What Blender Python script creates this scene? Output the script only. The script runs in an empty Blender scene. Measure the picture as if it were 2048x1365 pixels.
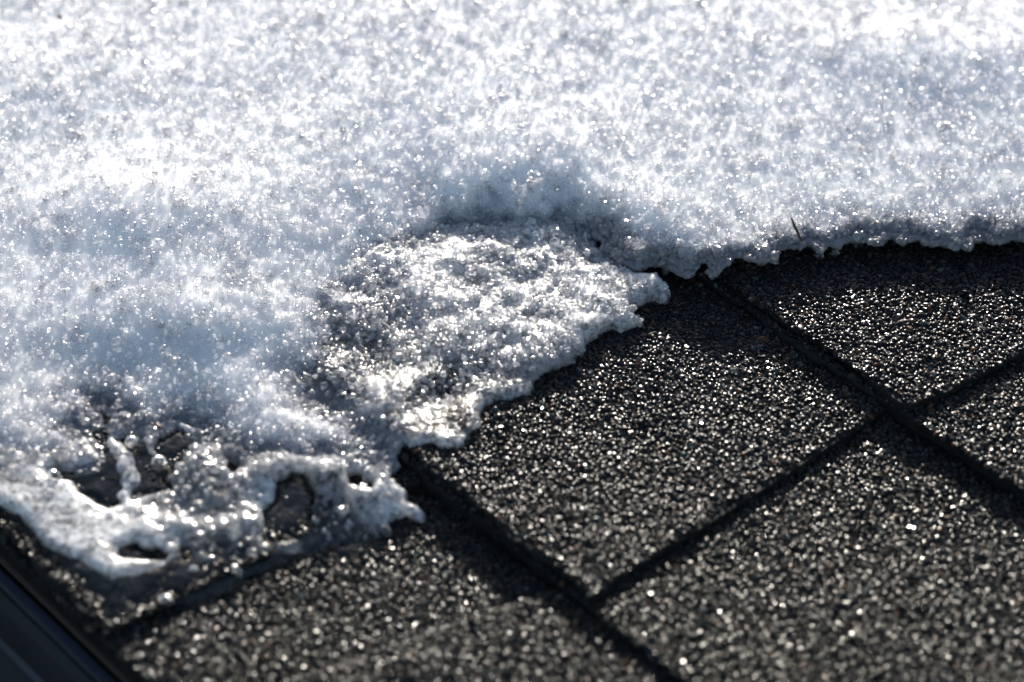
import bpy, math, random
import numpy as np
from mathutils import Vector

SC = bpy.context.scene
COL = SC.collection
rng = np.random.default_rng(7)
DENOISE = True

# ------------------------------------------------------------------ camera, light, exposure
CAM_D, CAM_F, PITCH = 0.92, 5100.0, math.radians(41.0)
SUN_EL, SUN_AZ = math.radians(16.0), math.radians(2.5)

cam_d = bpy.data.cameras.new("camera")
cam = bpy.data.objects.new("camera", cam_d)
COL.objects.link(cam)
cam.location = (0, -CAM_D * math.cos(PITCH), CAM_D * math.sin(PITCH))
cam.rotation_euler = (math.pi / 2 - PITCH, 0, 0)
cam_d.sensor_width = 36.0
cam_d.lens = CAM_F / 2048 * 36.0
cam_d.clip_start, cam_d.clip_end = 0.02, 100.0
cam_d.dof.use_dof = True
cam_d.dof.focus_distance = 0.925
cam_d.dof.aperture_fstop = 5.6
cam_d.dof.aperture_blades = 9
SC.camera = cam

world = bpy.data.worlds.new("World")
SC.world = world
world.use_nodes = True
wn = world.node_tree
sky = wn.nodes.new("ShaderNodeTexSky")
sky.sky_type = 'NISHITA'
sky.sun_disc = False
sky.sun_elevation = SUN_EL
sky.sun_rotation = SUN_AZ
sky.dust_density = 0.8
sky.ozone_density = 1.0
wn.links.new(sky.outputs[0], wn.nodes["Background"].inputs[0])
wn.nodes["Background"].inputs[1].default_value = 0.09

sun_d = bpy.data.lights.new("sun", 'SUN')
sun_d.energy = 5.0
sun_d.angle = math.radians(0.55)
sun_d.color = (1.0, 0.94, 0.86)
sun = bpy.data.objects.new("sun", sun_d)
COL.objects.link(sun)
sdir = Vector((math.sin(SUN_AZ) * math.cos(SUN_EL), math.cos(SUN_AZ) * math.cos(SUN_EL), math.sin(SUN_EL)))
sun.rotation_euler = sdir.to_track_quat('Z', 'Y').to_euler()
sun.location = sdir * 3

SC.view_settings.view_transform = 'Standard'
SC.view_settings.look = 'None'
SC.view_settings.gamma = 1.0
SC.view_settings.use_curve_mapping = False
SC.view_settings.exposure = 1.05
cy = SC.cycles
cy.max_bounces = 20
cy.transmission_bounces = 14
cy.glossy_bounces = 6
cy.diffuse_bounces = 8
cy.transparent_max_bounces = 32
cy.caustics_refractive = True
cy.caustics_reflective = True
cy.sample_clamp_indirect = 6.0
cy.use_denoising = DENOISE

# ------------------------------------------------------------------ photo pixel -> roof point
_c, _s = math.cos(PITCH), math.sin(PITCH)
CAM = np.array([0, -CAM_D * _c, CAM_D * _s])
FW, UP = np.array([0, _c, -_s]), np.array([0, _s, _c])

def un(px, py, z=0.0):
    px, py = np.asarray(px, float), np.asarray(py, float)
    d = FW * CAM_F + (px[..., None] - 1024) * np.array([1, 0, 0]) - UP * (py[..., None] - 682.5)
    t = (np.asarray(z, float) - CAM[2]) / d[..., 2]
    return (CAM + d * t[..., None])[..., :2]

def proj(P):
    q = P - CAM
    zc = q @ FW
    return np.stack([1024 + q[..., 0] / zc * CAM_F, 682.5 - (q @ UP) / zc * CAM_F], -1)

# roof frame: u along the eaves, v up the slope
AA = math.radians(-48.1)
UH = np.array([math.cos(AA), math.sin(AA)])
VH = np.array([-math.sin(AA), math.cos(AA)])

# ------------------------------------------------------------------ roof layout (metres)
T_BASE, T_TAB = 0.0054, 0.0028
def vpx(px, py, z): return float(un(px, py, z) @ VH)
def upx(px, py, z): return float(un(px, py, z) @ UH)
V1 = (vpx(1420, 560, .008) + vpx(2048, 980, .006)) / 2
V2 = (vpx(810, 910, .008) + vpx(1380, 1365, .008)) / 2
V0 = (vpx(0, 1079, .006) + vpx(203, 1279, .006)) / 2
EXPO = V1 - V2
COURSES = [V0, V2, V1, V1 + EXPO, V1 + 2 * EXPO, V1 + 3 * EXPO, V1 + 4 * EXPO]
def edge_line(p, q, z):
    a, b = un(*p, z), un(*q, z)
    return (a @ UH, a @ VH, b @ UH, b @ VH)
M1 = edge_line((1200, 1180), (1745, 815), .008)
M2 = edge_line((1835, 808), (2048, 698), .008)
M3 = edge_line((215, 1268), (470, 1135), .008)
J0 = edge_line((970, 1210), (1064, 1175), .008)
def u_at(line, v):
    u0, v0, u1, v1 = line
    return u0 + (u1 - u0) * (v - v0) / (v1 - v0)

def fr(v):                                                            # course index and position in it
    v = np.asarray(v, float)
    k = np.clip(np.searchsorted(COURSES, v, side='right') - 1, 0, len(COURSES) - 1)
    base = np.array(COURSES)[k]
    top = np.append(np.array(COURSES), COURSES[-1] + EXPO)[k + 1]
    return k, (v - base) / (top - base)

def roof_z(x, y):
    u, v = x * UH[0] + y * UH[1], x * VH[0] + y * VH[1]
    k, t = fr(v)
    z = T_BASE * (1 - t)
    tab = ((k == 1) & (u < u_at(M1, v))) | ((k == 2) & (u < u_at(M2, v))) | \
          ((k == 0) & ((u < u_at(M3, v)) | (u > u_at(J0, v))))
    z = z + T_TAB * tab
    return np.where(v < V0, -0.004, z)

def roofpt(pts, lift=0.0):
    P = np.array(pts, float)
    z = np.full(len(P), .004)
    for _ in range(4):
        w = un(P[:, 0], P[:, 1], z + lift)
        z = .5 * z + .5 * roof_z(w[:, 0], w[:, 1])
    return un(P[:, 0], P[:, 1], z + lift)

# ------------------------------------------------------------------ helpers
def link(o, parent=None, **props):
    COL.objects.link(o)
    if parent is not None: o.parent = parent
    for k, v in props.items(): o[k] = v
    return o

def mesh_obj(name, verts, faces, mat, parent=None, smooth=False, attrs=None, **props):
    me = bpy.data.meshes.new(name)
    me.from_pydata([tuple(map(float, v)) for v in verts], [], [tuple(map(int, f)) for f in faces])
    if smooth: me.polygons.foreach_set('use_smooth', np.ones(len(me.polygons), bool))
    for an, av in (attrs or {}).items():
        a = me.attributes.new(an, 'FLOAT', 'POINT'); a.data.foreach_set('value', np.asarray(av, np.float32))
    me.materials.append(mat)
    me.update()
    return link(bpy.data.objects.new(name, me), parent, **props)

def fast_mesh(name, V, F, mat, parent=None, smooth=True, attrs=None, **props):
    me = bpy.data.meshes.new(name)
    V = np.asarray(V, np.float32); F = np.asarray(F, np.int32)
    me.vertices.add(len(V)); me.vertices.foreach_set('co', V.ravel())
    n = F.shape[1]
    me.loops.add(F.size); me.loops.foreach_set('vertex_index', F.ravel())
    me.polygons.add(len(F))
    me.polygons.foreach_set('loop_start', np.arange(len(F), dtype=np.int32) * n)
    me.polygons.foreach_set('use_smooth', np.full(len(F), smooth))
    for an, av in (attrs or {}).items():
        a = me.attributes.new(an, 'FLOAT', 'POINT'); a.data.foreach_set('value', np.asarray(av, np.float32))
    me.materials.append(mat)
    me.update(calc_edges=True); me.validate()
    return link(bpy.data.objects.new(name, me), parent, **props)

class Noise:                                                          # smooth periodic noise, std 1
    def __init__(s, scale, seed, n=256, cells=32):
        r = np.random.default_rng(seed)
        g = r.standard_normal((n, n))
        f = np.fft.fftfreq(n)
        k = np.exp(-((f[:, None] ** 2 + f[None] ** 2) * (n / cells) ** 2) * 4.0)
        g = np.fft.ifft2(np.fft.fft2(g) * k).real
        s.g = (g - g.mean()) / g.std(); s.n = n; s.per = scale * cells
    def __call__(s, x, y):
        a = (np.asarray(x) / s.per * s.n) % s.n; b = (np.asarray(y) / s.per * s.n) % s.n
        i, j = a.astype(int) % s.n, b.astype(int) % s.n
        fa, fb = a - np.floor(a), b - np.floor(b)
        i2, j2 = (i + 1) % s.n, (j + 1) % s.n
        g = s.g
        return (g[i, j] * (1 - fa) * (1 - fb) + g[i2, j] * fa * (1 - fb) + g[i, j2] * (1 - fa) * fb + g[i2, j2] * fa * fb)

def sdf(poly, X, Y, holes=()):                                        # + inside, - outside
    shape = X.shape
    x, y = X.ravel(), Y.ravel()
    dist = np.full(x.shape, 1e9); ins = np.zeros(x.shape, bool)
    for kk, pl in enumerate([poly] + list(holes)):
        w = np.zeros(x.shape, bool)
        for (x0, y0), (x1, y1) in zip(pl, np.roll(pl, -1, 0)):
            dx, dy = x1 - x0, y1 - y0
            L = dx * dx + dy * dy + 1e-18
            t = np.clip(((x - x0) * dx + (y - y0) * dy) / L, 0, 1)
            dist = np.minimum(dist, (x - x0 - t * dx) ** 2 + (y - y0 - t * dy) ** 2)
            if dy != 0:
                c = ((y0 > y) != (y1 > y)) & (x < dx * (y - y0) / dy + x0)
                w ^= c
        ins = (ins | w) if kk == 0 else (ins & ~w)
    d = np.sqrt(dist)
    return np.where(ins, d, -d).reshape(shape)

def bilerp(G, x0, y0, res, x, y):
    a = np.clip((x - x0) / res, 0, G.shape[0] - 1.001); b = np.clip((y - y0) / res, 0, G.shape[1] - 1.001)
    i, j = a.astype(int), b.astype(int); fa, fb = a - i, b - j
    return G[i, j] * (1 - fa) * (1 - fb) + G[i + 1, j] * fa * (1 - fb) + G[i, j + 1] * (1 - fa) * fb + G[i + 1, j + 1] * fa * fb

def slab(name, xs, ys, S, top_fn, bot_fn, mat, parent=None, attr_fns=None, **props):
    """closed sheet over the cells of a grid where S > 0, its rim moved on to S = 0"""
    res = xs[1] - xs[0]
    X, Y = np.meshgrid(xs, ys, indexing='ij')
    gx, gy = np.gradient(S, res)
    g = np.sqrt(gx ** 2 + gy ** 2) + 1e-9; gx /= g; gy /= g
    cs = (S[:-1, :-1] + S[1:, :-1] + S[:-1, 1:] + S[1:, 1:]) / 4
    cell = cs > 0
    use = np.zeros(S.shape, bool); cnt = np.zeros(S.shape, int)
    for di in (0, 1):
        for dj in (0, 1):
            use[di:S.shape[0] - 1 + di, dj:S.shape[1] - 1 + dj] |= cell
            cnt[di:S.shape[0] - 1 + di, dj:S.shape[1] - 1 + dj] += cell
    rim = use & (cnt < 4)
    outer = np.zeros(S.shape, bool); outer[0] = outer[-1] = True; outer[:, 0] = outer[:, -1] = True
    mv = rim & ~outer
    st = np.clip(S, -res, res)
    X = np.where(mv, X - st * gx, X); Y = np.where(mv, Y - st * gy, Y)
    D = np.where(rim, 0.0, np.maximum(S, 0))
    idx = -np.ones(S.shape, int); m = use; n = m.sum(); idx[m] = np.arange(n)
    x, y, d = X[m], Y[m], D[m]
    zb = bot_fn(x, y, d); zt = np.maximum(top_fn(x, y, d), zb + 1e-5)
    r = rim[m]; zt = np.where(r, zb, zt)
    V = np.stack([x, y, zt], -1)
    inner = ~r
    bi = np.arange(n); bi[inner] = n + np.arange(inner.sum())
    V = np.vstack([V, np.stack([x, y, zb], -1)[inner]])
    I, J = np.nonzero(cell)
    q = np.stack([idx[I, J], idx[I + 1, J], idx[I + 1, J + 1], idx[I, J + 1]], -1)
    F = np.vstack([q, bi[q][:, ::-1]])
    at = {k: np.concatenate([f(x, y, d), f(x, y, d)[inner]]) for k, f in (attr_fns or {}).items()}
    return fast_mesh(name, V, F, mat, parent, True, at, **props)

# ------------------------------------------------------------------ materials
def new_mat(name):
    m = bpy.data.materials.new(name); m.use_nodes = True
    nt = m.node_tree; nt.nodes.clear()
    out = nt.nodes.new('ShaderNodeOutputMaterial')
    return m, nt, out
def N(nt, t, **kw):
    n = nt.nodes.new(t)
    for k, v in kw.items():
        if k.startswith('_'): n.inputs[int(k[1:])].default_value = v
        else: setattr(n, k, v)
    return n
def setin(n, **kw):
    for k, v in kw.items(): n.inputs[k.replace('_', ' ')].default_value = v
def attr(nt, name, inst=False):
    a = N(nt, 'ShaderNodeAttribute', attribute_name=name)
    a.attribute_type = 'INSTANCER' if inst else 'GEOMETRY'
    return a.outputs['Fac']
def mathn(nt, op, a, b=None, clamp=False):
    n = N(nt, 'ShaderNodeMath', operation=op); n.use_clamp = clamp
    for i, q in enumerate((a, b)):
        if q is None: continue
        if isinstance(q, (int, float)): n.inputs[i].default_value = q
        else: nt.links.new(q, n.inputs[i])
    return n.outputs[0]
def noise(nt, scale, detail=2, rough=.5, vec=None):
    n = N(nt, 'ShaderNodeTexNoise'); setin(n, Scale=scale, Detail=detail, Roughness=rough)
    if vec is None:
        vec = N(nt, 'ShaderNodeTexCoord').outputs['Object']
    nt.links.new(vec, n.inputs['Vector'])
    return n.outputs['Fac']
def ramp(nt, fac, *stops):
    r = N(nt, 'ShaderNodeValToRGB')
    e = r.color_ramp.elements
    while len(e) < len(stops): e.new(.5)
    for el, (p, c) in zip(e, stops):
        el.position = p; el.color = (*c, 1) if len(c) == 3 else c
    nt.links.new(fac, r.inputs[0])
    return r.outputs[0]
def bump(nt, h, dist, strength=1.0):
    b = N(nt, 'ShaderNodeBump'); setin(b, Strength=strength, Distance=dist)
    nt.links.new(h, b.inputs['Height'])
    return b.outputs[0]
def mixs(nt, fac, a, b):
    m = N(nt, 'ShaderNodeMixShader')
    if isinstance(fac, (int, float)): m.inputs[0].default_value = fac
    else: nt.links.new(fac, m.inputs[0])
    nt.links.new(a, m.inputs[1]); nt.links.new(b, m.inputs[2])
    return m.outputs[0]

def mat_granule():
    m, nt, out = new_mat('wet_mineral_granule')
    p = N(nt, 'ShaderNodeBsdfPrincipled')
    t = attr(nt, 'tint', True)
    col = ramp(nt, t, (0, (.003, .0035, .004)), (.45, (.007, .007, .0075)), (.75, (.014, .012, .012)), (.90, (.028, .025, .022)),
               (.955, (.07, .03, .013)), (.985, (.03, .05, .046)), (1, (.12, .11, .10)))
    nt.links.new(col, p.inputs['Base Color'])
    setin(p, IOR=1.45)
    nt.links.new(attr(nt, 'rough', True), p.inputs['Roughness'])
    p.inputs['Specular IOR Level'].default_value = .24
    hue = ramp(nt, attr(nt, 'hue', True), (0, (1, .84, .94)), (.5, (1, .97, .93)), (1, (.97, .95, .80)))
    nt.links.new(hue, p.inputs['Specular Tint'])
    nt.links.new(p.outputs[0], out.inputs[0])
    return m

def mat_asphalt():
    m, nt, out = new_mat('wet_asphalt_felt')
    p = N(nt, 'ShaderNodeBsdfPrincipled')
    h = noise(nt, 900, 4, .65)
    col = ramp(nt, noise(nt, 350, 3), (.3, (.004, .0045, .005)), (.7, (.012, .011, .011)))
    nt.links.new(col, p.inputs['Base Color'])
    setin(p, Roughness=.75)
    p.inputs['Specular IOR Level'].default_value = .25
    nt.links.new(bump(nt, h, .0009, .7), p.inputs['Normal'])
    nt.links.new(p.outputs[0], out.inputs[0])
    return m

def mat_snow():
    m, nt, out = new_mat('packed_snow')
    p = N(nt, 'ShaderNodeBsdfPrincipled')
    setin(p, Base_Color=(.955, .950, .955, 1), Roughness=.55, IOR=1.31)
    p.inputs['Subsurface Weight'].default_value = 1.0
    p.inputs['Subsurface Radius'].default_value = (.95, .96, 1.0)
    p.inputs['Subsurface Scale'].default_value = .022
    p.inputs['Specular IOR Level'].default_value = .2
    nt.links.new(bump(nt, noise(nt, 700, 3, .6), .0003, .5), p.inputs['Normal'])
    nt.links.new(p.outputs[0], out.inputs[0])
    return m

def ice_shader(nt, white, rough, normal=None, trans=.35, tint=(.992, .99, 1), sss=0):
    """clear ice that also lets light straight through, mixed with white air-filled ice"""
    gl = N(nt, 'ShaderNodeBsdfGlass'); setin(gl, Color=(*tint, 1), Roughness=rough, IOR=1.31)
    tr = N(nt, 'ShaderNodeBsdfTransparent'); tr.inputs[0].default_value = (*tint, 1)
    clear = mixs(nt, trans, gl.outputs[0], tr.outputs[0])
    if sss:
        df = N(nt, 'ShaderNodeBsdfPrincipled'); setin(df, Base_Color=(.955, .95, .96, 1), Roughness=.4, IOR=1.31)
        df.inputs['Subsurface Weight'].default_value = 1.0
        df.inputs['Subsurface Radius'].default_value = (.95, .97, 1.0); df.inputs['Subsurface Scale'].default_value = sss
    else:
        df = N(nt, 'ShaderNodeBsdfDiffuse'); df.inputs[0].default_value = (.95, .945, .955, 1)
    tl = N(nt, 'ShaderNodeBsdfTranslucent'); tl.inputs[0].default_value = (.95, .945, .955, 1)
    wh = mixs(nt, .25 if sss else .55, df.outputs[0], tl.outputs[0])
    if normal is not None:
        for n in (gl, df): nt.links.new(normal, n.inputs['Normal'])
    return mixs(nt, white, clear, wh)

def mat_grain():
    m, nt, out = new_mat('snow_grain_ice')
    c = attr(nt, 'clear', True)
    w = mathn(nt, 'SUBTRACT', .28, mathn(nt, 'MULTIPLY', c, .12), True)
    tr = mathn(nt, 'SUBTRACT', .88, mathn(nt, 'MULTIPLY', c, .46), True)
    sh = ice_shader(nt, w, .07, trans=tr)
    gs = N(nt, 'ShaderNodeBsdfGlossy'); setin(gs, Roughness=.25, Color=(1, 1, 1, 1))
    fz = N(nt, 'ShaderNodeFresnel'); fz.inputs[0].default_value = 1.42
    nt.links.new(mixs(nt, fz.outputs[0], sh, gs.outputs[0]), out.inputs[0])
    return m

def mat_ice(name, rough=.12, bscale=420, bdist=.0012, wmul=1.0):
    m, nt, out = new_mat(name)
    fr_ = attr(nt, 'frost')
    n1 = noise(nt, 520, 4, .7)
    n2 = noise(nt, 150, 3, .6)
    mott = ramp(nt, mathn(nt, 'ADD', mathn(nt, 'MULTIPLY', n1, .6), mathn(nt, 'MULTIPLY', n2, .4)), (.42, (0, 0, 0)), (.58, (1, 1, 1)))
    f = mathn(nt, 'MULTIPLY', fr_, mathn(nt, 'ADD', .22, mathn(nt, 'MULTIPLY', mott, .85)), True)
    f = mathn(nt, 'MULTIPLY', f, wmul, True)
    nb = bump(nt, noise(nt, bscale, 3, .6), bdist, .6)
    sh = ice_shader(nt, f, rough, nb, trans=.6, sss=.006)
    gs = N(nt, 'ShaderNodeBsdfGlossy'); setin(gs, Roughness=.10, Color=(1, 1, 1, 1)); nt.links.new(nb, gs.inputs['Normal'])
    fz = N(nt, 'ShaderNodeFresnel'); fz.inputs[0].default_value = 1.31; nt.links.new(nb, fz.inputs['Normal'])
    nt.links.new(mixs(nt, fz.outputs[0], sh, gs.outputs[0]), out.inputs[0])
    return m

def mat_plain(name, col, rough, metal=0.0, bs=None, bd=0, spots=None):
    m, nt, out = new_mat(name)
    p = N(nt, 'ShaderNodeBsdfPrincipled')
    c = ramp(nt, noise(nt, spots or 60, 4, .6), (.3, tuple(.75 * x for x in col)), (.7, tuple(min(1, 1.2 * x) for x in col)))
    nt.links.new(c, p.inputs['Base Color'])
    setin(p, Roughness=rough, Metallic=metal)
    if bs: nt.links.new(bump(nt, noise(nt, bs, 3), bd, .6), p.inputs['Normal'])
    nt.links.new(p.outputs[0], out.inputs[0])
    return m

GRANULE, ASPHALT, SNOW, GRAIN = mat_granule(), mat_asphalt(), mat_snow(), mat_grain()
ICE = mat_ice('frosted_sheet_ice', .07, 420, .0007)
SLUSH_ICE = mat_ice('wet_slush_ice', .10, 600, .0012, .8)

# ------------------------------------------------------------------ instanced grains (geometry nodes)
def grain_tree(name, mat, variants, flat_flags, lump, lump_scale, subdiv):
    ng = bpy.data.node_groups.new(name, 'GeometryNodeTree')
    ng.interface.new_socket('Geometry', in_out='INPUT', socket_type='NodeSocketGeometry')
    ng.interface.new_socket('Geometry', in_out='OUTPUT', socket_type='NodeSocketGeometry')
    nd, lk = ng.nodes, ng.links
    gi, go = nd.new('NodeGroupInput'), nd.new('NodeGroupOutput')
    jo = nd.new('GeometryNodeJoinGeometry')
    for k in range(variants):
        ic = nd.new('GeometryNodeMeshIcoSphere'); ic.inputs['Radius'].default_value = .5
        ic.inputs['Subdivisions'].default_value = subdiv
        sp = nd.new('GeometryNodeSetPosition')
        nz = nd.new('ShaderNodeTexNoise'); nz.noise_dimensions = '4D'
        nz.inputs['W'].default_value = 3.7 * k + 1; nz.inputs['Scale'].default_value = lump_scale
        nz.inputs['Detail'].default_value = 1.0
        sub = nd.new('ShaderNodeVectorMath'); sub.operation = 'SUBTRACT'; sub.inputs[1].default_value = (.5, .5, .5)
        mu = nd.new('ShaderNodeVectorMath'); mu.operation = 'SCALE'; mu.inputs['Scale'].default_value = lump
        lk.new(nz.outputs['Color'], sub.inputs[0]); lk.new(sub.outputs[0], mu.inputs[0])
        lk.new(mu.outputs[0], sp.inputs['Offset'])
        ss = nd.new('GeometryNodeSetShadeSmooth'); ss.inputs['Shade Smooth'].default_value = not flat_flags[k]
        sm = nd.new('GeometryNodeSetMaterial'); sm.inputs['Material'].default_value = mat
        gti = nd.new('GeometryNodeGeometryToInstance')
        lk.new(ic.outputs['Mesh'], sp.inputs['Geometry']); lk.new(sp.outputs[0], ss.inputs[0])
        lk.new(ss.outputs[0], sm.inputs[0]); lk.new(sm.outputs[0], gti.inputs[0]); lk.new(gti.outputs[0], jo.inputs[0])
    iop = nd.new('GeometryNodeInstanceOnPoints')
    iop.inputs['Pick Instance'].default_value = True
    lk.new(gi.outputs[0], iop.inputs['Points']); lk.new(jo.outputs[0], iop.inputs['Instance'])
    for an, sock in (('rot', 'Rotation'), ('scl', 'Scale')):
        na = nd.new('GeometryNodeInputNamedAttribute'); na.data_type = 'FLOAT_VECTOR'
        na.inputs['Name'].default_value = an
        lk.new(na.outputs['Attribute'], iop.inputs[sock])
    lk.new(iop.outputs[0], go.inputs[0])
    return ng

GT_GRANULE = grain_tree('granules', GRANULE, 6, (0, 0, 0, 1, 0, 0), .85, 1.9, 2)
GT_GRAIN = grain_tree('snow_grains', GRAIN, 5, (1, 1, 1, 0, 1), .85, 1.8, 2)

def scatter(name, P, size, tree, mat, parent, extra, flatten=1.0, **props):
    n = len(P)
    me = bpy.data.meshes.new(name)
    me.vertices.add(n); me.vertices.foreach_set('co', np.asarray(P, np.float32).ravel())
    rot = rng.uniform(0, 2 * math.pi, (n, 3))
    if flatten < 1:
        rot[:, :2] = rng.normal(0, .45, (n, 2))
    scl = size[:, None] * rng.uniform(.65, 1.35, (n, 3))
    if flatten < 1: scl[:, 2] *= flatten
    for an, av in (('rot', rot), ('scl', scl)):
        a = me.attributes.new(an, 'FLOAT_VECTOR', 'POINT'); a.data.foreach_set('vector', av.astype(np.float32).ravel())
    for an, av in extra.items():
        a = me.attributes.new(an, 'FLOAT', 'POINT'); a.data.foreach_set('value', np.asarray(av, np.float32))
    me.materials.append(mat)
    o = link(bpy.data.objects.new(name, me), parent, kind='stuff', **props)
    md = o.modifiers.new('grains', 'NODES'); md.node_group = tree
    return o

# ------------------------------------------------------------------ outlines traced in the photograph
CR = lambda pts, k, ox, oy: [(ox + x / k, oy + y / k) for x, y in pts]
EDGE_UP = [(2330, 470), (2200, 492), (2100, 474), (2048, 480), (2008, 491), (2000, 496), (1960, 480), (1939, 499), (1909, 504), (1883, 491), (1859, 494),
           (1834, 486), (1802, 490), (1784, 478), (1765, 491), (1757, 480), (1727, 478), (1700, 486), (1671, 497), (1655, 499), (1640, 503),
           (1618, 491), (1602, 500), (1586, 504), (1564, 504), (1548, 528), (1516, 531), (1500, 536), (1474, 529), (1433, 548), (1405, 551),
           (1379, 561), (1354, 548), (1335, 540), (1303, 532), (1275, 545), (1255, 529), (1240, 516), (1211, 500), (1195, 484)]
LOBE_EDGE = [(1198, 504), (1221, 516), (1246, 532), (1255, 554), (1284, 564), (1322, 567), (1344, 596), (1335, 615), (1303, 608), (1284, 621),
             (1268, 624), (1271, 643), (1287, 656), (1236, 666), (1221, 659), (1192, 681), (1173, 691), (1172, 708), (1148, 728), (1104, 750),
             (1069, 765), (1066, 794), (1016, 806), (987, 809), (963, 830), (963, 853), (940, 879), (937, 894), (922, 903), (878, 903),
             (864, 891), (828, 897), (805, 893)]
SNOW_LOW = [(1165, 487), (1110, 478), (1000, 472), (905, 484), (820, 530), (760, 590), (715, 640), (675, 700), (672, 735), (640, 752), (646, 790),
            (675, 806), (705, 835), (735, 850), (770, 880), (800, 905), (786, 940), (740, 935), (690, 950), (640, 935), (600, 952), (555, 935),
            (500, 940), (470, 920), (425, 893), (404, 876), (372, 880), (354, 862), (342, 866), (318, 882), (290, 879), (250, 879), (228, 878),
            (226, 858), (239, 843), (222, 842), (212, 824), (206, 850), (188, 856), (166, 862), (182, 890), (198, 906), (196, 932), (160, 946),
            (130, 940), (104, 944), (60, 955), (0, 960), (-260, 930)]
HOLE_BIG = CR([(620, 130), (650, 180), (700, 185), (660, 230), (660, 290), (730, 290), (800, 310), (850, 290), (930, 300), (1000, 250), (1040, 235),
               (1100, 290), (1180, 300), (1230, 330), (1150, 360), (1080, 400), (1040, 460), (980, 540), (1010, 610), (870, 630), (780, 665), (720, 695),
               (650, 710), (590, 690), (540, 650), (480, 630), (440, 560), (310, 540), (295, 510), (320, 470), (380, 475), (440, 490), (470, 470),
               (560, 460), (580, 400), (570, 370), (530, 320), (490, 280), (480, 250), (530, 230), (590, 200)], 2.923, 0, 780)
HOLE_L = CR([(620, 130), (650, 180), (640, 260), (625, 310), (640, 390), (680, 430), (675, 490), (700, 530), (688, 560), (715, 605), (672, 640), (715, 690),
             (650, 710), (590, 690), (540, 650), (480, 630), (440, 560), (310, 540), (295, 510), (320, 470), (380, 475), (440, 490), (470, 470), (560, 460),
             (580, 400), (570, 370), (530, 320), (490, 280), (480, 250), (530, 230), (590, 200)], 2.923, 0, 780)
HOLE_R = CR([(680, 310), (730, 290), (800, 310), (835, 300), (850, 340), (870, 390), (915, 430), (930, 465), (955, 440), (950, 410), (900, 370), (940, 300),
             (1000, 250), (1040, 235), (1100, 290), (1180, 300), (1230, 330), (1150, 360), (1080, 400), (1040, 460), (980, 540), (1010, 610), (870, 630),
             (780, 665), (770, 640), (835, 570), (840, 530), (805, 480), (795, 420), (755, 380), (700, 330)], 2.923, 0, 780)
HOLE_DOT = CR([(1310, 420), (1380, 420), (1420, 490), (1380, 520), (1340, 490), (1320, 450)], 2.923, 0, 780)
HOLE_RIGHT = CR([(1710, 500), (1780, 510), (1790, 550), (1830, 640), (1820, 760), (1780, 850), (1700, 880), (1560, 905), (1530, 870), (1550, 800),
                 (1540, 730), (1610, 660), (1620, 560), (1680, 540)], 2.923, 0, 780)
HOLE_LOW = CR([(790, 910), (700, 940), (690, 980), (720, 1010), (800, 1012), (960, 1018), (970, 990), (920, 950), (830, 940)], 2.923, 0, 780)
HOLE_SLIT = CR([(1060, 935), (1090, 950), (1145, 1010), (1110, 1008), (1070, 975)], 2.923, 0, 780)
HOLE_EDGE = [(700, 958), (720, 955), (724, 968), (741, 974), (741, 987), (703, 982)]
HOLE_MID = [(642, 755), (668, 752), (690, 766), (704, 778), (697, 790), (672, 803), (650, 790)]
ICE_LOW = [(792, 934), (782, 961), (800, 985), (816, 996), (813, 1013), (838, 1020), (850, 1033), (850, 1050), (837, 1047), (813, 1037), (779, 1047),
           (785, 1074), (740, 1086), (690, 1098), (610, 1112), (550, 1118), (534, 1115), (518, 1116), (503, 1124), (450, 1128), (393, 1128), (372, 1120),
           (355, 1124), (342, 1134), (308, 1145), (268, 1160), (257, 1156), (243, 1160), (229, 1172), (192, 1146), (162, 1131), (157, 1124), (150, 1128), (113, 1112), (82, 1095),
           (62, 1067), (41, 1043), (0, 1016), (-60, 985), (-260, 900)]

snow_poly = np.vstack([roofpt(EDGE_UP, .005), roofpt(SNOW_LOW), [[-.36, -.03], [-.36, .62], [.42, .62], [.42, -.01]]])
lobe_poly = roofpt([(1195, 478), (1130, 455), (1000, 440), (880, 455), (760, 500), (640, 590), (580, 690), (580, 800), (630, 900), (720, 935), (790, 915)][::-1] + LOBE_EDGE)[::-1]
ice_poly = roofpt([(-260, 860), (0, 905), (100, 915), (180, 880), (205, 830), (330, 845), (430, 870), (560, 895), (700, 900), (800, 895)] + ICE_LOW)
ice_holes = [roofpt(h) for h in (HOLE_L, HOLE_R, HOLE_DOT, HOLE_RIGHT, HOLE_LOW, HOLE_SLIT, HOLE_EDGE)]
snow_holes = [roofpt(HOLE_BIG), roofpt(HOLE_DOT), roofpt(HOLE_MID)]

# ------------------------------------------------------------------ the shingled roof
roof = link(bpy.data.objects.new('roof', None), kind='structure')
n_edge = [Noise(.004, 50 + i, cells=64) for i in range(8)]
n_lay = Noise(.05, 60)
n_wet = Noise(.035, 61)

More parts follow.
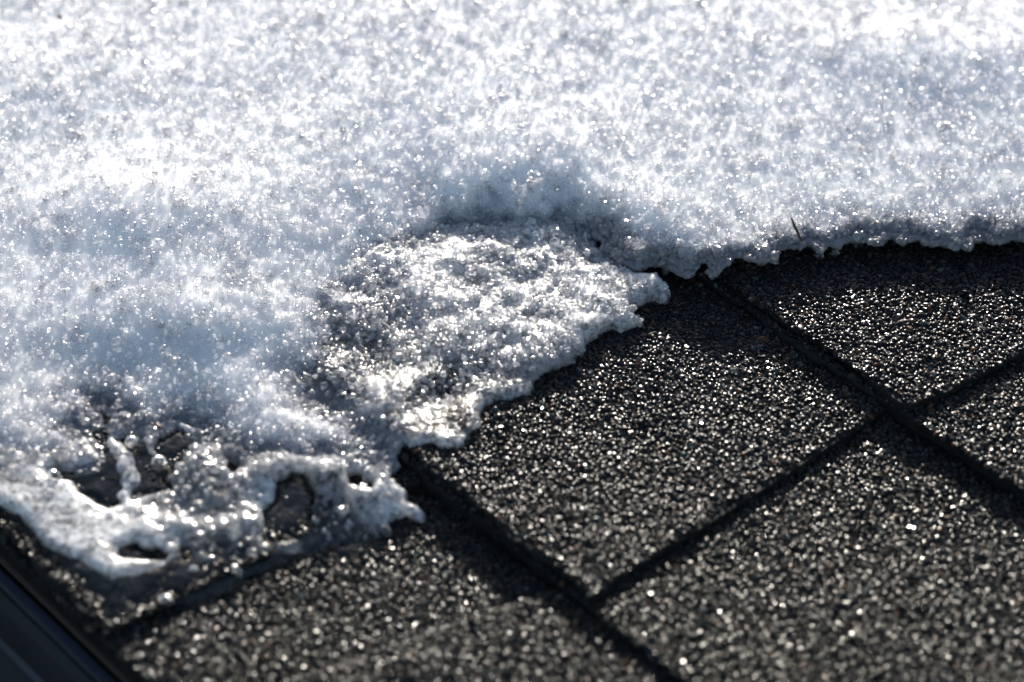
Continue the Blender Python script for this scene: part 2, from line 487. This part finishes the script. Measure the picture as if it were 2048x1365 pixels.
def plate(name, course, u_lo, u_hi, v_lo, v_hi, z_lo, z_hi, thick, nz, du=.002):
    """one shingle layer: lower (butt) edge at v_lo with a ragged cut, tapering up the roof"""
    us_n = max(2, int((u_hi(v_lo) - u_lo(v_lo)) / du) + 1)
    tv = np.array([0, .004, .02, .1, .3, .6, 1.0])
    top, bot = [], []
    for t in tv:
        v = v_lo + (v_hi - v_lo) * t
        ul, uh = u_lo(v), u_hi(v)
        for i in range(us_n):
            u = ul + (uh - ul) * i / (us_n - 1)
            rag = (nz(u, .3) * .0005 + nz(u * .2, .9) * .0009) * max(0, 1 - t * 8)
            ru = nz(v, .6) * .0005 if i in (0, us_n - 1) else 0
            vv = v + rag
            p = UH * (u + ru) + VH * vv
            lift = n_lay(u, v) * .0002
            z = z_lo + (z_hi - z_lo) * t + lift - (.0006 if t == 0 else 0)
            top.append((p[0], p[1], z)); bot.append((p[0], p[1], z - thick))
    V = top + bot; n = len(top); F = []
    m = len(tv)
    for j in range(m - 1):
        for i in range(us_n - 1):
            a = j * us_n + i
            F.append((a, a + 1, a + 1 + us_n, a + us_n)); F.append((n + a + us_n, n + a + 1 + us_n, n + a + 1, n + a))
    for i in range(us_n - 1):
        F.append((i, n + i, n + i + 1, i + 1)); a = (m - 1) * us_n + i; F.append((a, a + 1, n + a + 1, n + a))
    for j in range(m - 1):
        a = j * us_n; F.append((a, a + us_n, n + a + us_n, n + a)); a = j * us_n + us_n - 1; F.append((a, n + a, n + a + us_n, a + us_n))
    return mesh_obj(name, V, F, ASPHALT, roof)

def hex_points(u0, u1, v0, v1, pitch, jit):
    us = np.arange(u0, u1, pitch); vs = np.arange(v0, v1, pitch * .866)
    U, Vv = np.meshgrid(us, vs)
    U = U + (np.arange(len(vs)) % 2)[:, None] * pitch * .5
    U = U + rng.normal(0, jit * pitch, U.shape); Vv = Vv + rng.normal(0, jit * pitch, Vv.shape)
    return U.ravel(), Vv.ravel()

RX = np.arange(-.42, .44, .002); RY = np.arange(-.32, .5, .002)
RGX, RGY = np.meshgrid(RX, RY, indexing='ij')
COVER = np.maximum(sdf(snow_poly, RGX, RGY, snow_holes), -1)            # + under the snow blanket

def granules(parent, u_lo, u_hi, v_lo, v_hi, zf, hue=.5):
    v0, v1 = v_lo + .0004, v_hi
    umin, umax = min(u_lo(v0), u_lo(v1)), max(u_hi(v0), u_hi(v1))
    PS, SZ = [], []
    for pitch, size, dz in ((.00175, .0021, 0), (.0036, .0012, .0005)):
        u, v = hex_points(umin, umax, v0, v1, pitch, .2)
        ok = (v > v0) & (v < v1) & (u > u_lo(v) + .0003) & (u < u_hi(v) - .0003)
        u, v = u[ok], v[ok]
        P = u[:, None] * UH + v[:, None] * VH
        z = zf(u, v) + n_lay(u, v) * .0002 + dz
        q = proj(np.stack([P[:, 0], P[:, 1], z], -1))
        cov = bilerp(COVER, RX[0], RY[0], .002, P[:, 0], P[:, 1])
        ok = (q[:, 0] > -140) & (q[:, 0] < 2190) & (q[:, 1] > -100) & (q[:, 1] < 1500) & (cov < .012)
        P, z = P[ok], z[ok]
        PS.append(np.stack([P[:, 0], P[:, 1], z + size * .02], -1))
        SZ.append(size * np.exp(rng.normal(0, .18, len(z))))
    P, S = np.vstack(PS), np.concatenate(SZ)
    if len(P) == 0: return
    scatter('mineral_granules', P, S, GT_GRANULE, GRANULE, parent, {'tint': rng.uniform(0, 1, len(P)), 'hue': np.clip(hue + .12 * n_wet(P[:, 0], P[:, 1]) + rng.normal(0, .18, len(P)), 0, 1), 'rough': np.clip(.165 + .03 * n_wet(P[:, 0], P[:, 1]) + np.abs(rng.normal(0, .07, len(P))), .12, .5)}, flatten=.52)

BIGU = (-.62, .62)
INF = lambda s: (lambda v: np.full(np.shape(v), s) if np.ndim(v) else s)
bounds = COURSES + [COURSES[-1] + EXPO]
for k, v0 in enumerate(COURSES):
    v1 = bounds[k + 1]
    L = v1 - v0
    zf = lambda u, v, v0=v0, L=L: T_BASE * (1 - (v - v0) / L)
    o = plate('shingle', k, INF(BIGU[0]), INF(BIGU[1]), v0, v1 + .012, T_BASE, zf(0, v1 + .012), .0048, n_edge[k])
    granules(o, INF(BIGU[0]), INF(BIGU[1]), v0, v1, zf, (.75, .9, .5, .5, .5, .5, .5)[k])
    tabs = {0: [(INF(BIGU[0]), lambda v: u_at(M3, v)), (lambda v: u_at(J0, v), INF(BIGU[1]))],
            1: [(INF(BIGU[0]), lambda v: u_at(M1, v))], 2: [(INF(BIGU[0]), lambda v: u_at(M2, v))]}.get(k, [])
    for ul, uh in tabs:
        vt = v0 + .0022
        zt = lambda u, v, v0=v0, L=L: T_BASE * (1 - (v - v0) / L) + T_TAB
        t = plate('shingle', k, ul, uh, vt, v1 + .012, zt(0, vt), zt(0, v1 + .012), .0027, n_edge[7 - k])
        granules(t, ul, uh, vt, v1, zt, (.7, .38, .1)[k])
deck = []
for u, v in ((-.7, V0 + .004), (.7, V0 + .004), (.7, COURSES[-1] + .3), (-.7, COURSES[-1] + .3)):
    deck.append(UH * u + VH * v)
mesh_obj('roof_deck', [(p[0], p[1], -.0015) for p in deck] + [(p[0], p[1], -.016) for p in deck],
         [(0, 1, 2, 3), (7, 6, 5, 4), (0, 4, 5, 1), (1, 5, 6, 2), (2, 6, 7, 3), (3, 7, 4, 0)],
         mat_plain('plywood', (.24, .17, .10), .8), roof)

# ------------------------------------------------------------------ gutter and drip edge at the eave
BROWN = mat_plain('brown_painted_metal', (.020, .010, .008), .6, 0, 300, .0003, 40)
NAVY = mat_plain('blue_grey_gutter_metal', (.008, .012, .026), .5, .2, 80, .0004, 25)
GREY = mat_plain('grey_gutter_metal', (.013, .015, .0155), .65, .0, 60, .0006, 18)
PALE = mat_plain('pale_seam_metal', (.045, .05, .065), .55, .0, 80, .0003, 30)
def strip(name, prof, mat, parent=None, thick=.0008, u0=-.62, u1=.62, **props):
    """a metal profile (v, z) drawn out along the eave"""
    pr = np.array(prof); n = len(pr)
    tn = np.gradient(pr, axis=0); nm = np.stack([-tn[:, 1], tn[:, 0]], -1); nm /= np.linalg.norm(nm, axis=1)[:, None]
    ring = np.vstack([pr, (pr - nm * thick)[::-1]]); m = len(ring)
    us = np.linspace(u0, u1, 24); V = []; F = []
    for u in us:
        for v, z in ring:
            p = UH * u + VH * v; V.append((p[0], p[1], z))
    for i in range(len(us) - 1):
        for j in range(m):
            a, b = i * m + j, i * m + (j + 1) % m
            F.append((a, b, b + m, a + m))
    F.append(tuple(range(m))[::-1]); F.append(tuple((len(us) - 1) * m + j for j in range(m)))
    return mesh_obj(name, V, F, mat, parent, False, **props)
def mean_v(pts, z): return sum(vpx(x, y, z) for x, y in pts) / len(pts)
v_br = mean_v(((0, 1132), (166, 1285), (240, 1365)), -.010)
v_nv = mean_v(((0, 1175), (93, 1259), (192, 1365)), -.012)
v_sm = mean_v(((0, 1279), (75, 1361)), -.026)
gut = link(bpy.data.objects.new('gutter', None), label='dark metal rain gutter under the lower left edge of the shingles', category='gutter')
strip('drip_edge', [(V0 + .03, -.0004), (V0 - .001, -.0004), (v_br + .004, -.004), (v_br + .0006, -.010)][::-1], BROWN, gut)
strip('gutter_rim', [(v_br, -.0115), (v_br - .001, -.0105), (v_nv + .001, -.0112), (v_nv, -.0125)][::-1], NAVY, gut)
strip('gutter_trough', [(v_nv + .0004, -.0150), (v_nv - .003, -.0165), (v_sm, -.030), (v_sm - .03, -.045), (v_sm - .07, -.05), (v_sm - .085, -.03), (v_sm - .09, 0.0)][::-1], GREY, gut)
strip('seam', [(v_sm + .0028, -.0262), (v_sm + .001, -.0268), (v_sm - .0006, -.0284)][::-1], PALE, gut)

# ------------------------------------------------------------------ snow blanket
RS = .0008
sx, sy = np.arange(-.29, .31, RS), np.arange(-.12, .40, RS)
SX, SY = np.meshgrid(sx, sy, indexing='ij')
S_raw = sdf(snow_poly, SX, SY, snow_holes)
ne1, ne2 = Noise(.0035, 11, cells=64), Noise(.009, 12, cells=48)
S_snow = S_raw + ne1(SX, SY) * .0011 + ne2(SX, SY) * .0010
nb1, nb2, nb3 = Noise(.07, 21), Noise(.022, 22), Noise(.007, 23, cells=64)
BUMPS = [  # photo px of crest, height mm, half widths mm, assumed z
    (240, 390, 2.8, 48, 22), (480, 600, 2.6, 44, 14), (150, 600, 1.2, 30, 12), (1085, 418, 4.5, 44, 20), (1890, 90, 3, 60, 26),
    (60, 150, 1.2, 50, 26), (330, 745, 1.2, 34, 12), (90, 780, 1.2, 30, 12), (570, 800, 1.0, 30, 10), (760, 400, 5.5, 80, 60)]
def relief(x, y):
    h = nb1(x, y) * .0006 + nb2(x, y) * .00016 + nb3(x, y) * .00003
    for px, py, a, rx, ry in BUMPS:
        c = un(px, py, .022)
        h = h + a * .001 * np.exp(-((x - c[0]) / (rx * .001)) ** 2 - ((y - c[1]) / (ry * .001)) ** 2)
    return h
def zones(x, y):                                                      # weights: overhanging right edge, flat contact with the lobe, shoulder above it
    q = proj(np.stack([x, y, np.full(np.shape(x), .008)], -1))
    px, py = q[..., 0], q[..., 1]
    wr = np.clip((px - 1150) / 50, 0, 1)
    wl = np.clip((px - 600) / 60, 0, 1) * np.clip((900 - px) / 60, 0, 1) * np.clip((790 - py) / 50, 0, 1)
    wc = np.clip((px - 800) / 220, 0, 1); wc = wc * wc * (3 - 2 * wc) * (1 - wr)
    wb = np.clip((960 - px) / 200, 0, 1) * (1 - wl)
    return wr, wl, wc, wb
def snow_lift(x, y, d):                                               # melted gap under the right edge
    return .0054 * zones(x, y)[0] * np.exp(-(np.maximum(d, 0) / .012) ** 2)
def snow_h(x, y, d):
    d = np.maximum(d, 0)
    wr, wl, wc, wb = zones(x, y)
    e = 1 - np.exp(-d / .03)
    scarp = .0066 + (.0022 * wr - .0036 * wl + .0058 * wc - .0028 * wb) * np.exp(-(d / .055) ** 2)
    width = .0065 - .0045 * wr + .0080 * wc
    return scarp * (1 - np.exp(-d / width)) + .0120 * (1 - np.exp(-d / .085)) + relief(x, y) * e
def snow_base(x, y, d):
    k = np.exp(-np.maximum(d, 0) / .014)
    return roof_smooth(x, y) * k + .0048 * (1 - k)
def snow_top(x, y, d): return snow_base(x, y, d) + snow_h(x, y, d)
kern = np.exp(-(np.arange(-6, 7) / 3.0) ** 2); kern /= kern.sum()
RZ = roof_z(RGX, RGY)
RZs = np.apply_along_axis(lambda a: np.convolve(np.pad(a, 6, mode='edge'), kern, 'valid'), 0, RZ)
RZs = np.apply_along_axis(lambda a: np.convolve(np.pad(a, 6, mode='edge'), kern, 'valid'), 1, RZs)
def roof_smooth(x, y): return bilerp(RZs, RX[0], RY[0], .002, x, y)

INSET = .0042
nf1, nf2 = Noise(.0021, 71, cells=96, n=480), Noise(.0042, 72, cells=80, n=400)
snow = slab('snow_blanket', sx, sy, S_snow - INSET,
            lambda x, y, d: snow_base(x, y, d) + snow_h(x, y, d + INSET) * np.clip(.4 + d / .002, 0, 1) - .0005 + nf1(x, y) * .00005 + nf2(x, y) * .00003,
            lambda x, y, d: roof_smooth(x, y) + .0004 + snow_lift(x, y, d), SNOW,
            label='thick white granular snow blanket covering the upper part of the shingle roof', category='snow')

def vis(P, m=130):
    q = proj(P)
    return (q[:, 0] > -m) & (q[:, 0] < 2048 + m) & (q[:, 1] > -m) & (q[:, 1] < 1365 + m)

def grain_layer(poly_S, x0, y0, res, top, n_layers, pitch, size, clear_fn, bounds_xy, edge_fill, hmin=.0008, dmin=-.0006, thin=lambda d: 1.0, lift=lambda x, y, d: 0.0):
    xa, xb, ya, yb = bounds_xy
    PS, CS, SZ = [], [], []
    for L in range(n_layers):
        n = int((xb - xa) * (yb - ya) / pitch ** 2)
        x, y = rng.uniform(xa, xb, n), rng.uniform(ya, yb, n)
        d = bilerp(poly_S, x0, y0, res, x, y)
        ok = (d > dmin + np.abs(rng.normal(0, .0006, n))) & (rng.uniform(0, 1, n) < thin(d))
        if L > edge_fill[0]: ok &= d < edge_fill[1]
        x, y, d = x[ok], y[ok], d[ok]
        zt = top(x, y, d)
        zr = roof_smooth(x, y) + lift(x, y, d)
        if L <= edge_fill[0]:
            z = zt + rng.normal(-.0002, .00045, len(x))
        else:
            z = zr + (zt - zr) * rng.uniform(0, 1, len(x)) ** .8
        z = np.maximum(z, zr + hmin)
        P = np.stack([x, y, z], -1)
        m = vis(P)
        P, d = P[m], d[m]
        PS.append(P); CS.append(clear_fn(P[:, 0], P[:, 1], d)); SZ.append(size * np.exp(rng.normal(0, .36, len(P))) * (1 + .20 * np.exp(-np.maximum(d, 0) / .005)))
    return np.vstack(PS), np.clip(np.concatenate(CS), -1, 1), np.concatenate(SZ)

nc1 = Noise(.012, 31)
def snow_clear(x, y, d):
    c = -.3 + 1.05 * np.exp(-np.maximum(d, 0) / .0055) + nc1(x, y) * .06
    return c + rng.normal(0, .16, len(x))
P, C, S = grain_layer(S_snow, sx[0], sy[0], RS, snow_top, 11, .0012, .00122, snow_clear, (-.30, .30, -.12, .34), (1, .0075),
                      lift=snow_lift, thin=lambda d: .22 + .78 * np.exp(-(np.maximum(d, 0) / .011) ** 2))
scatter('ice_grains', P, S, GT_GRAIN, GRAIN, snow, {'clear': C})
print('snow grains', len(P))

# ------------------------------------------------------------------ thin translucent slush lobe in the middle
RL = .0007
lx, ly = np.arange(lobe_poly[:, 0].min() - .004, lobe_poly[:, 0].max() + .004, RL), np.arange(lobe_poly[:, 1].min() - .004, lobe_poly[:, 1].max() + .004, RL)
LX, LY = np.meshgrid(lx, ly, indexing='ij')
S_lobe = sdf(lobe_poly, LX, LY) + ne1(LX, LY) * .00035 + ne2(LX, LY) * .0003
def imgy(x, y): return proj(np.stack([x, y, np.full(np.shape(x), .008)], -1))
def lobe_low(x, y):                                                   # 0 in the snowy upper part, 1 in the glassy lower part
    q = imgy(x, y)
    return np.clip((q[..., 1] + .35 * (1000 - q[..., 0]) - 640) / 170, 0, 1)
def ice_feat(x, y, lst):
    q = proj(np.stack([x, y, np.full(np.shape(x), .007)], -1)); f = 0
    for px, py, rx, ry, a in lst:
        f = f + a * np.exp(-((q[..., 0] - px) / rx) ** 2 - ((q[..., 1] - py) / ry) ** 2)
    return f
nl1, nl2 = Noise(.010, 41), Noise(.0035, 42, cells=64)
def lobe_h(x, y, d):
    low = lobe_low(x, y)
    T = .0060 - .0034 * low
    w = .005
    r = np.sqrt(np.clip(1 - (1 - np.minimum(np.maximum(d, 0) / w, 1)) ** 2, 0, 1))
    return r * (T + nl1(x, y) * .0008 + nl2(x, y) * .0003 * (1.2 - low))
def frost_lobe(x, y, d):
    low = lobe_low(x, y)
    return np.clip(.86 - .76 * low + nl1(x, y) * .15 + .55 * np.exp(-d / .0022) * low + ice_feat(x, y, [(875, 893, 75, 12, .9), (1030, 800, 45, 12, .8), (960, 830, 14, 30, .4), (905, 820, 70, 42, -.4), (720, 820, 80, 70, .45)]), 0.02, 1)
lobe = slab('slush_lobe', lx, ly, S_lobe, lambda x, y, d: roof_smooth(x, y) + .0004 + lobe_h(x, y, d) * .93,
            lambda x, y, d: roof_smooth(x, y) + .0004, SLUSH_ICE, attr_fns={'frost': frost_lobe},
            label='thin half melted slush lobe with glassy lower rim spreading over the middle shingle', category='slush')
def lobe_clear(x, y, d):
    return -.25 + 1.0 * lobe_low(x, y) + .3 * np.exp(-np.maximum(d, 0) / .004) + nl1(x, y) * .1 + rng.normal(0, .15, len(x))
P, C, S = grain_layer(S_lobe, lx[0], ly[0], RL, lambda x, y, d: roof_smooth(x, y) + lobe_h(x, y, d), 3, .0014, .0015, lobe_clear,
                      (lx[0], lx[-1], ly[0], ly[-1]), (0, .004), dmin=.0003)
low = lobe_low(P[:, 0], P[:, 1])
keep = rng.uniform(0, 1, len(P)) > .45 + .15 * low + nl1(P[:, 0], P[:, 1]) * .2 - .45 * np.exp(-((low - .35) / .25) ** 2) + ice_feat(P[:, 0], P[:, 1], [(910, 825, 70, 40, .45), (875, 893, 80, 14, .5), (720, 820, 80, 70, -.6)])
scatter('ice_grains', P[keep], S[keep], GT_GRAIN, GRAIN, lobe, {'clear': C[keep]})

# ------------------------------------------------------------------ glassy ice sheet at the lower left
RI = .0006
ix, iy = np.arange(max(ice_poly[:, 0].min(), -.26) - .002, ice_poly[:, 0].max() + .004, RI), np.arange(ice_poly[:, 1].min() - .004, ice_poly[:, 1].max() + .002, RI)
IX, IY = np.meshgrid(ix, iy, indexing='ij')
S_ice = sdf(ice_poly, IX, IY, ice_holes) + ne1(IX, IY) * .00018 + ne2(IX, IY) * .0002
ni1, ni2, ni3 = Noise(.013, 44), Noise(.005, 45, cells=64), Noise(.0022, 46, cells=96, n=384)
def smooth_zone(x, y):                                                # the smooth plate near the eave
    q = proj(np.stack([x, y, np.full(np.shape(x), .007)], -1))
    return np.clip((310 - q[..., 0] + (q[..., 1] - 1000) * .3) / 120, 0, 1)
def ice_h(x, y, d):
    T = .0026 + ice_feat(x, y, [(410, 950, 60, 50, .0030), (100, 1010, 120, 60, .0005), (255, 960, 22, 40, .0012), (300, 900, 20, 22, .0012), (480, 1000, 60, 60, .001), (620, 1090, 200, 22, -.0016), (440, 1115, 90, 18, -.0016),
                               (720, 990, 90, 50, .0016), (600, 950, 90, 22, .0055), (300, 1060, 60, 30, .001)])
    sm = smooth_zone(x, y)
    T = T + .0006 * sm + (ni1(x, y) * .0005 + ni2(x, y) * .0003 + ni3(x, y) * .00022) * (1 - .75 * sm)
    w = .0036
    r = np.sqrt(np.clip(1 - (1 - np.minimum(np.maximum(d, 0) / w, 1)) ** 2, 0, 1))
    return r * np.maximum(T, .0008)
def frost_ice(x, y, d):
    sm = smooth_zone(x, y)
    f = .32 + .42 * sm + .20 * ni1(x, y) * (1 - .6 * sm) + .7 * sm * np.exp(-d / .003) + ice_feat(x, y, [(130, 1060, 160, 70, .25), (310, 1070, 70, 35, .5), (250, 1110, 90, 30, .2), (520, 1000, 50, 50, .35), (500, 1060, 60, 20, -.1),
                                                (460, 1105, 120, 22, -.45), (640, 1080, 170, 32, -.4), (640, 1010, 90, 40, -.2), (420, 940, 70, 50, -.05), (770, 1020, 60, 25, .3),
                                                (40, 930, 90, 30, -.25)])
    return np.clip(f + .55 * np.exp(-d / .002) * np.clip(f + .4, 0, 1), .04, 1)
ice = slab('ice_sheet', ix, iy, S_ice, lambda x, y, d: roof_smooth(x, y) + .0004 + ice_h(x, y, d),
           lambda x, y, d: roof_smooth(x, y) + .0004, ICE, attr_fns={'frost': frost_ice},
           label='glassy melted ice sheet with dark holes above the gutter at lower left', category='ice')
def ice_clear(x, y, d): return .85 + rng.normal(0, .2, len(x))
P, C, S = grain_layer(S_ice, ix[0], iy[0], RI, lambda x, y, d: roof_smooth(x, y) + ice_h(x, y, d), 2, .0015, .0014, ice_clear,
                      (ix[0], ix[-1], iy[0], iy[-1]), (5, 1), dmin=.0006)
q = proj(P)
pr = (.06 + .28 * np.clip((1060 - q[:, 1]) / 110, 0, 1)) * (1 - smooth_zone(P[:, 0], P[:, 1])) + np.clip((960 - q[:, 1]) / 60, 0, .6) + .03
keep = rng.uniform(0, 1, len(P)) < pr
scatter('ice_grains', P[keep], S[keep], GT_GRAIN, GRAIN, ice, {'clear': C[keep]})

# ------------------------------------------------------------------ meltwater soaking the corner below the ice, added shade films in its holes
def mat_shade_water():
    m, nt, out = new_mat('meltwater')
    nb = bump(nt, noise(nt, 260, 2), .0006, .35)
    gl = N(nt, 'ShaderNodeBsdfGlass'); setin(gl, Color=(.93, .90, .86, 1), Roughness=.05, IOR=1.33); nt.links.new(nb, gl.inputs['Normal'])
    tr = N(nt, 'ShaderNodeBsdfTransparent'); tr.inputs[0].default_value = (.74, .74, .74, 1)  # grey tint darkened to put the shade of the holes into the film
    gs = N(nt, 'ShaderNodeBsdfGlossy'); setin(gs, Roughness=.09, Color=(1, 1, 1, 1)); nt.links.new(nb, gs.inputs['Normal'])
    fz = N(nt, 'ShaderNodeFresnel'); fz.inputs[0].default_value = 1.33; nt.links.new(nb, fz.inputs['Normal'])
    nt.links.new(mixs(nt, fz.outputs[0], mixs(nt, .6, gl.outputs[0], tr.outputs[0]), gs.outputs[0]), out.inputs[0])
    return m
SHADE_WATER = mat_shade_water()
film_poly = roofpt([(-120, 930), (100, 1020), (300, 1110), (520, 1100), (745, 1075), (765, 1100), (700, 1122), (600, 1130), (500, 1160), (470, 1195), (420, 1215), (345, 1222),
                    (290, 1238), (218, 1262), (150, 1212), (90, 1146), (20, 1086), (-120, 980)])
fx, fy = np.arange(max(film_poly[:, 0].min(), -.26) - .002, film_poly[:, 0].max() + .004, .0009), np.arange(film_poly[:, 1].min() - .004, film_poly[:, 1].max() + .002, .0009)
FX, FY = np.meshgrid(fx, fy, indexing='ij')
S_film = sdf(film_poly, FX, FY) + ne1(FX, FY) * .0006 + ne2(FX, FY) * .0007
slab('meltwater_shade_film', fx, fy, S_film, lambda x, y, d: roof_smooth(x, y) + .0001 + .0013 * np.sqrt(np.clip(d / .012, 0, 1)) + ni2(x, y) * .00014 + ni3(x, y) * .00010,
     lambda x, y, d: roof_smooth(x, y) + .0001, SHADE_WATER, label='dark film of meltwater soaking the shingle corner below the ice sheet', category='water')

def hole_shade_film(hole, label):  # dark film added in a hole, stands in for shade and hides glints
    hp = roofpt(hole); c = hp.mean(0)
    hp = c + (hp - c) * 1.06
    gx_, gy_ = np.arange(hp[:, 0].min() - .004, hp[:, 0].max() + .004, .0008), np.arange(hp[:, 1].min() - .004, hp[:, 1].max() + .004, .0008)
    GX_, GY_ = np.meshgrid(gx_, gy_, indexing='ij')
    slab('meltwater_shade_film', gx_, gy_, sdf(hp, GX_, GY_), lambda x, y, d: roof_smooth(x, y) + .0001 + .0015 * np.sqrt(np.clip(d / .004, 0, 1)) + ni2(x, y) * .0001 + ni3(x, y) * .00005,
         lambda x, y, d: roof_smooth(x, y) + .0001, SHADE_WATER, label=label, category='water')
hole_shade_film(HOLE_BIG, 'added dark film standing in for shade on the shingle inside the largest hole in the ice')
hole_shade_film(HOLE_RIGHT, 'added dark film standing in for shade on the shingle inside the tall oval hole at the right of the ice')

# ------------------------------------------------------------------ single frozen drips, beads, shards and bits of dirt
def const_attr(o, name, v):
    me = o.data; a = me.attributes.new(name, 'FLOAT', 'POINT'); a.data.foreach_set('value', np.full(len(me.vertices), v, np.float32))
CLEAR = mat_ice('clear_drop_ice', .05, 420, .0010, 1.0)
def blob_chain(name, chain, mat, frost, seed, squash=1.0, **props):
    """one lumpy body swept along points (x, y, z, radius), rounded at both ends"""
    r = np.random.default_rng(seed)
    c = np.array(chain, float)
    seg = 14; V = []; F = []
    t = np.linspace(0, 1, 8 * (len(c) - 1) + 1) * (len(c) - 1)
    pts = np.stack([np.interp(t, np.arange(len(c)), c[:, k]) for k in range(4)], -1)
    k5 = np.array([.25, .5, .25])
    for _ in range(3):
        pts[1:-1] = pts[:-2] * .25 + pts[1:-1] * .5 + pts[2:] * .25
    d0 = pts[0, :3] - pts[1, :3]; d0 /= np.linalg.norm(d0) + 1e-9
    d1 = pts[-1, :3] - pts[-2, :3]; d1 /= np.linalg.norm(d1) + 1e-9
    rows = []
    for a in (80, 60, 40, 20): rows.append((*(pts[0, :3] + d0 * pts[0, 3] * math.sin(math.radians(a))), pts[0, 3] * math.cos(math.radians(a))))
    rows += [tuple(p) for p in pts]
    for a in (20, 40, 60, 80): rows.append((*(pts[-1, :3] + d1 * pts[-1, 3] * math.sin(math.radians(a))), pts[-1, 3] * math.cos(math.radians(a))))
    rows = np.array(rows); tn = np.gradient(rows[:, :3], axis=0); tn /= np.linalg.norm(tn, axis=1)[:, None] + 1e-9
    ph = r.uniform(0, 6.28, 6)
    for i, (row, tv) in enumerate(zip(rows, tn)):
        s = np.cross(tv, [0, 0, 1.0]); s = s / (np.linalg.norm(s) + 1e-9) if np.linalg.norm(s) > .05 else np.array([1., 0, 0])
        w = np.cross(s, tv)
        for j in range(seg):
            a = 2 * math.pi * j / seg
            rr = row[3] * (1 + r.normal(0, .05) + .12 * math.sin(2 * a + ph[0] + i * .35) + .07 * math.sin(3 * a + ph[1] - i * .5) + .05 * math.sin(i * .9 + ph[2]))
            V.append(row[:3] + (s * math.cos(a) + w * math.sin(a)) * rr * np.array([1, 1, squash]))
    for i in range(len(rows) - 1):
        for j in range(seg):
            a, b = i * seg + j, i * seg + (j + 1) % seg
            F.append((a, b, b + seg, a + seg))
    F.append(tuple(range(seg))[::-1]); F.append(tuple((len(rows) - 1) * seg + j for j in range(seg)))
    o = mesh_obj(name, V, F, mat, None, True, **props)
    if frost is not None: const_attr(o, 'frost', frost)
    return o
def at(px, py, lift):
    w = roofpt([(px, py)], lift)[0]
    return (w[0], w[1], float(roof_z(w[0], w[1])) + lift)
def drip(name, pts, frost, seed, label, cat, mat=None, **kw):
    return blob_chain(name, [(*at(x, y, l * .001), r * .001) for x, y, l, r in pts], mat or CLEAR, frost, seed, label=label, category=cat, **kw)

drip('ice_bead', [(317, 926, 4, 2.4), (320, 932, 3, 2.6)], .04, 3, 'round glassy bead inside the upper right of the large dark hole', 'ice bead')
drip('ice_bead', [(264, 884, 5, 2.0), (266, 887, 5, 1.9)], .06, 4, 'small clear bead under the snow edge at the top of the large hole', 'ice bead')
drip('ice_bead', [(108, 953, 4, 2.4), (108, 957, 3, 2.3)], .03, 5, 'clear bead at the left tip of the large dark hole', 'ice bead')
drip('water_drop', [(1668, 500, 4, 1.4), (1669, 507, 3, 1.9)], .02, 6, 'round clear drop hanging from the snow edge right of the twig', 'drop')
drip('water_drop', [(1636, 500, 5, 2.0), (1637, 509, 3, 2.2), (1642, 516, 3, 1.1)], .05, 7, 'pointed clear drop hanging from the snow edge just below the twig', 'drop')
drip('water_drop', [(1722, 482, 4, 2.3), (1712, 488, 3, 2.0)], .10, 8, 'blunt glassy lump of ice under the upper right snow edge', 'ice bead')
drip('water_drop', [(1271, 541, 4, 1.6), (1272, 545, 4, 1.3)], .05, 9, 'small clear drop on the snow edge above the crack in the middle', 'drop')
drip('water_drop', [(1332, 540, 4, 1.9), (1330, 546, 3, 1.5)], .12, 10, 'clear ice nub hanging over the dark gap right of the crack', 'drop')
drip('ice_bead', [(331, 1200, 1.0, 1.9), (338, 1203, .9, 1.6)], .06, 11, 'lone white bead of ice on the dark shingle above the gutter', 'ice bead', squash=.6)
drip('ice_bead', [(386, 1140, .9, 1.3), (390, 1142, .8, 1.2)], .25, 12, 'tiny frosted bead in the wet rim below the ice sheet', 'ice bead')
drip('ice_bead', [(470, 1146, .9, 1.6), (478, 1150, .8, 1.6)], .3, 13, 'faint frosted bead right of the wet rim below the ice sheet', 'ice bead')
TWIG = mat_plain('dead_needle', (.035, .022, .012), .6, 0, 900, .0003, 300)
drip('twig', [(1583, 438, 13, .3), (1590, 455, 11.5, .5), (1597, 470, 10, .55), (1603, 482, 8.5, .35)], None, 14, 'thin dark twig stuck upright in the upper right snow edge', 'twig', TWIG)
SEED = mat_plain('brown_seed', (.09, .035, .014), .4, 0, 900, .0002, 400)
drip('seed_husk', [(1564, 488, 6, .9), (1566, 493, 5.5, .9)], None, 15, 'reddish brown seed husk in the snow edge left of the twig', 'seed', SEED)
drip('dirt_speck', [(315, 851, 9, .8), (318, 855, 9, .9)], None, 16, 'dark brown speck of dirt in the snow above the large hole', 'dirt', SEED)
drip('dirt_speck', [(119, 32, 18.5, .8), (121, 36, 18.5, .8)], None, 17, 'blurred grey dirt speck lying on the snow at the top left corner', 'dirt', TWIG)
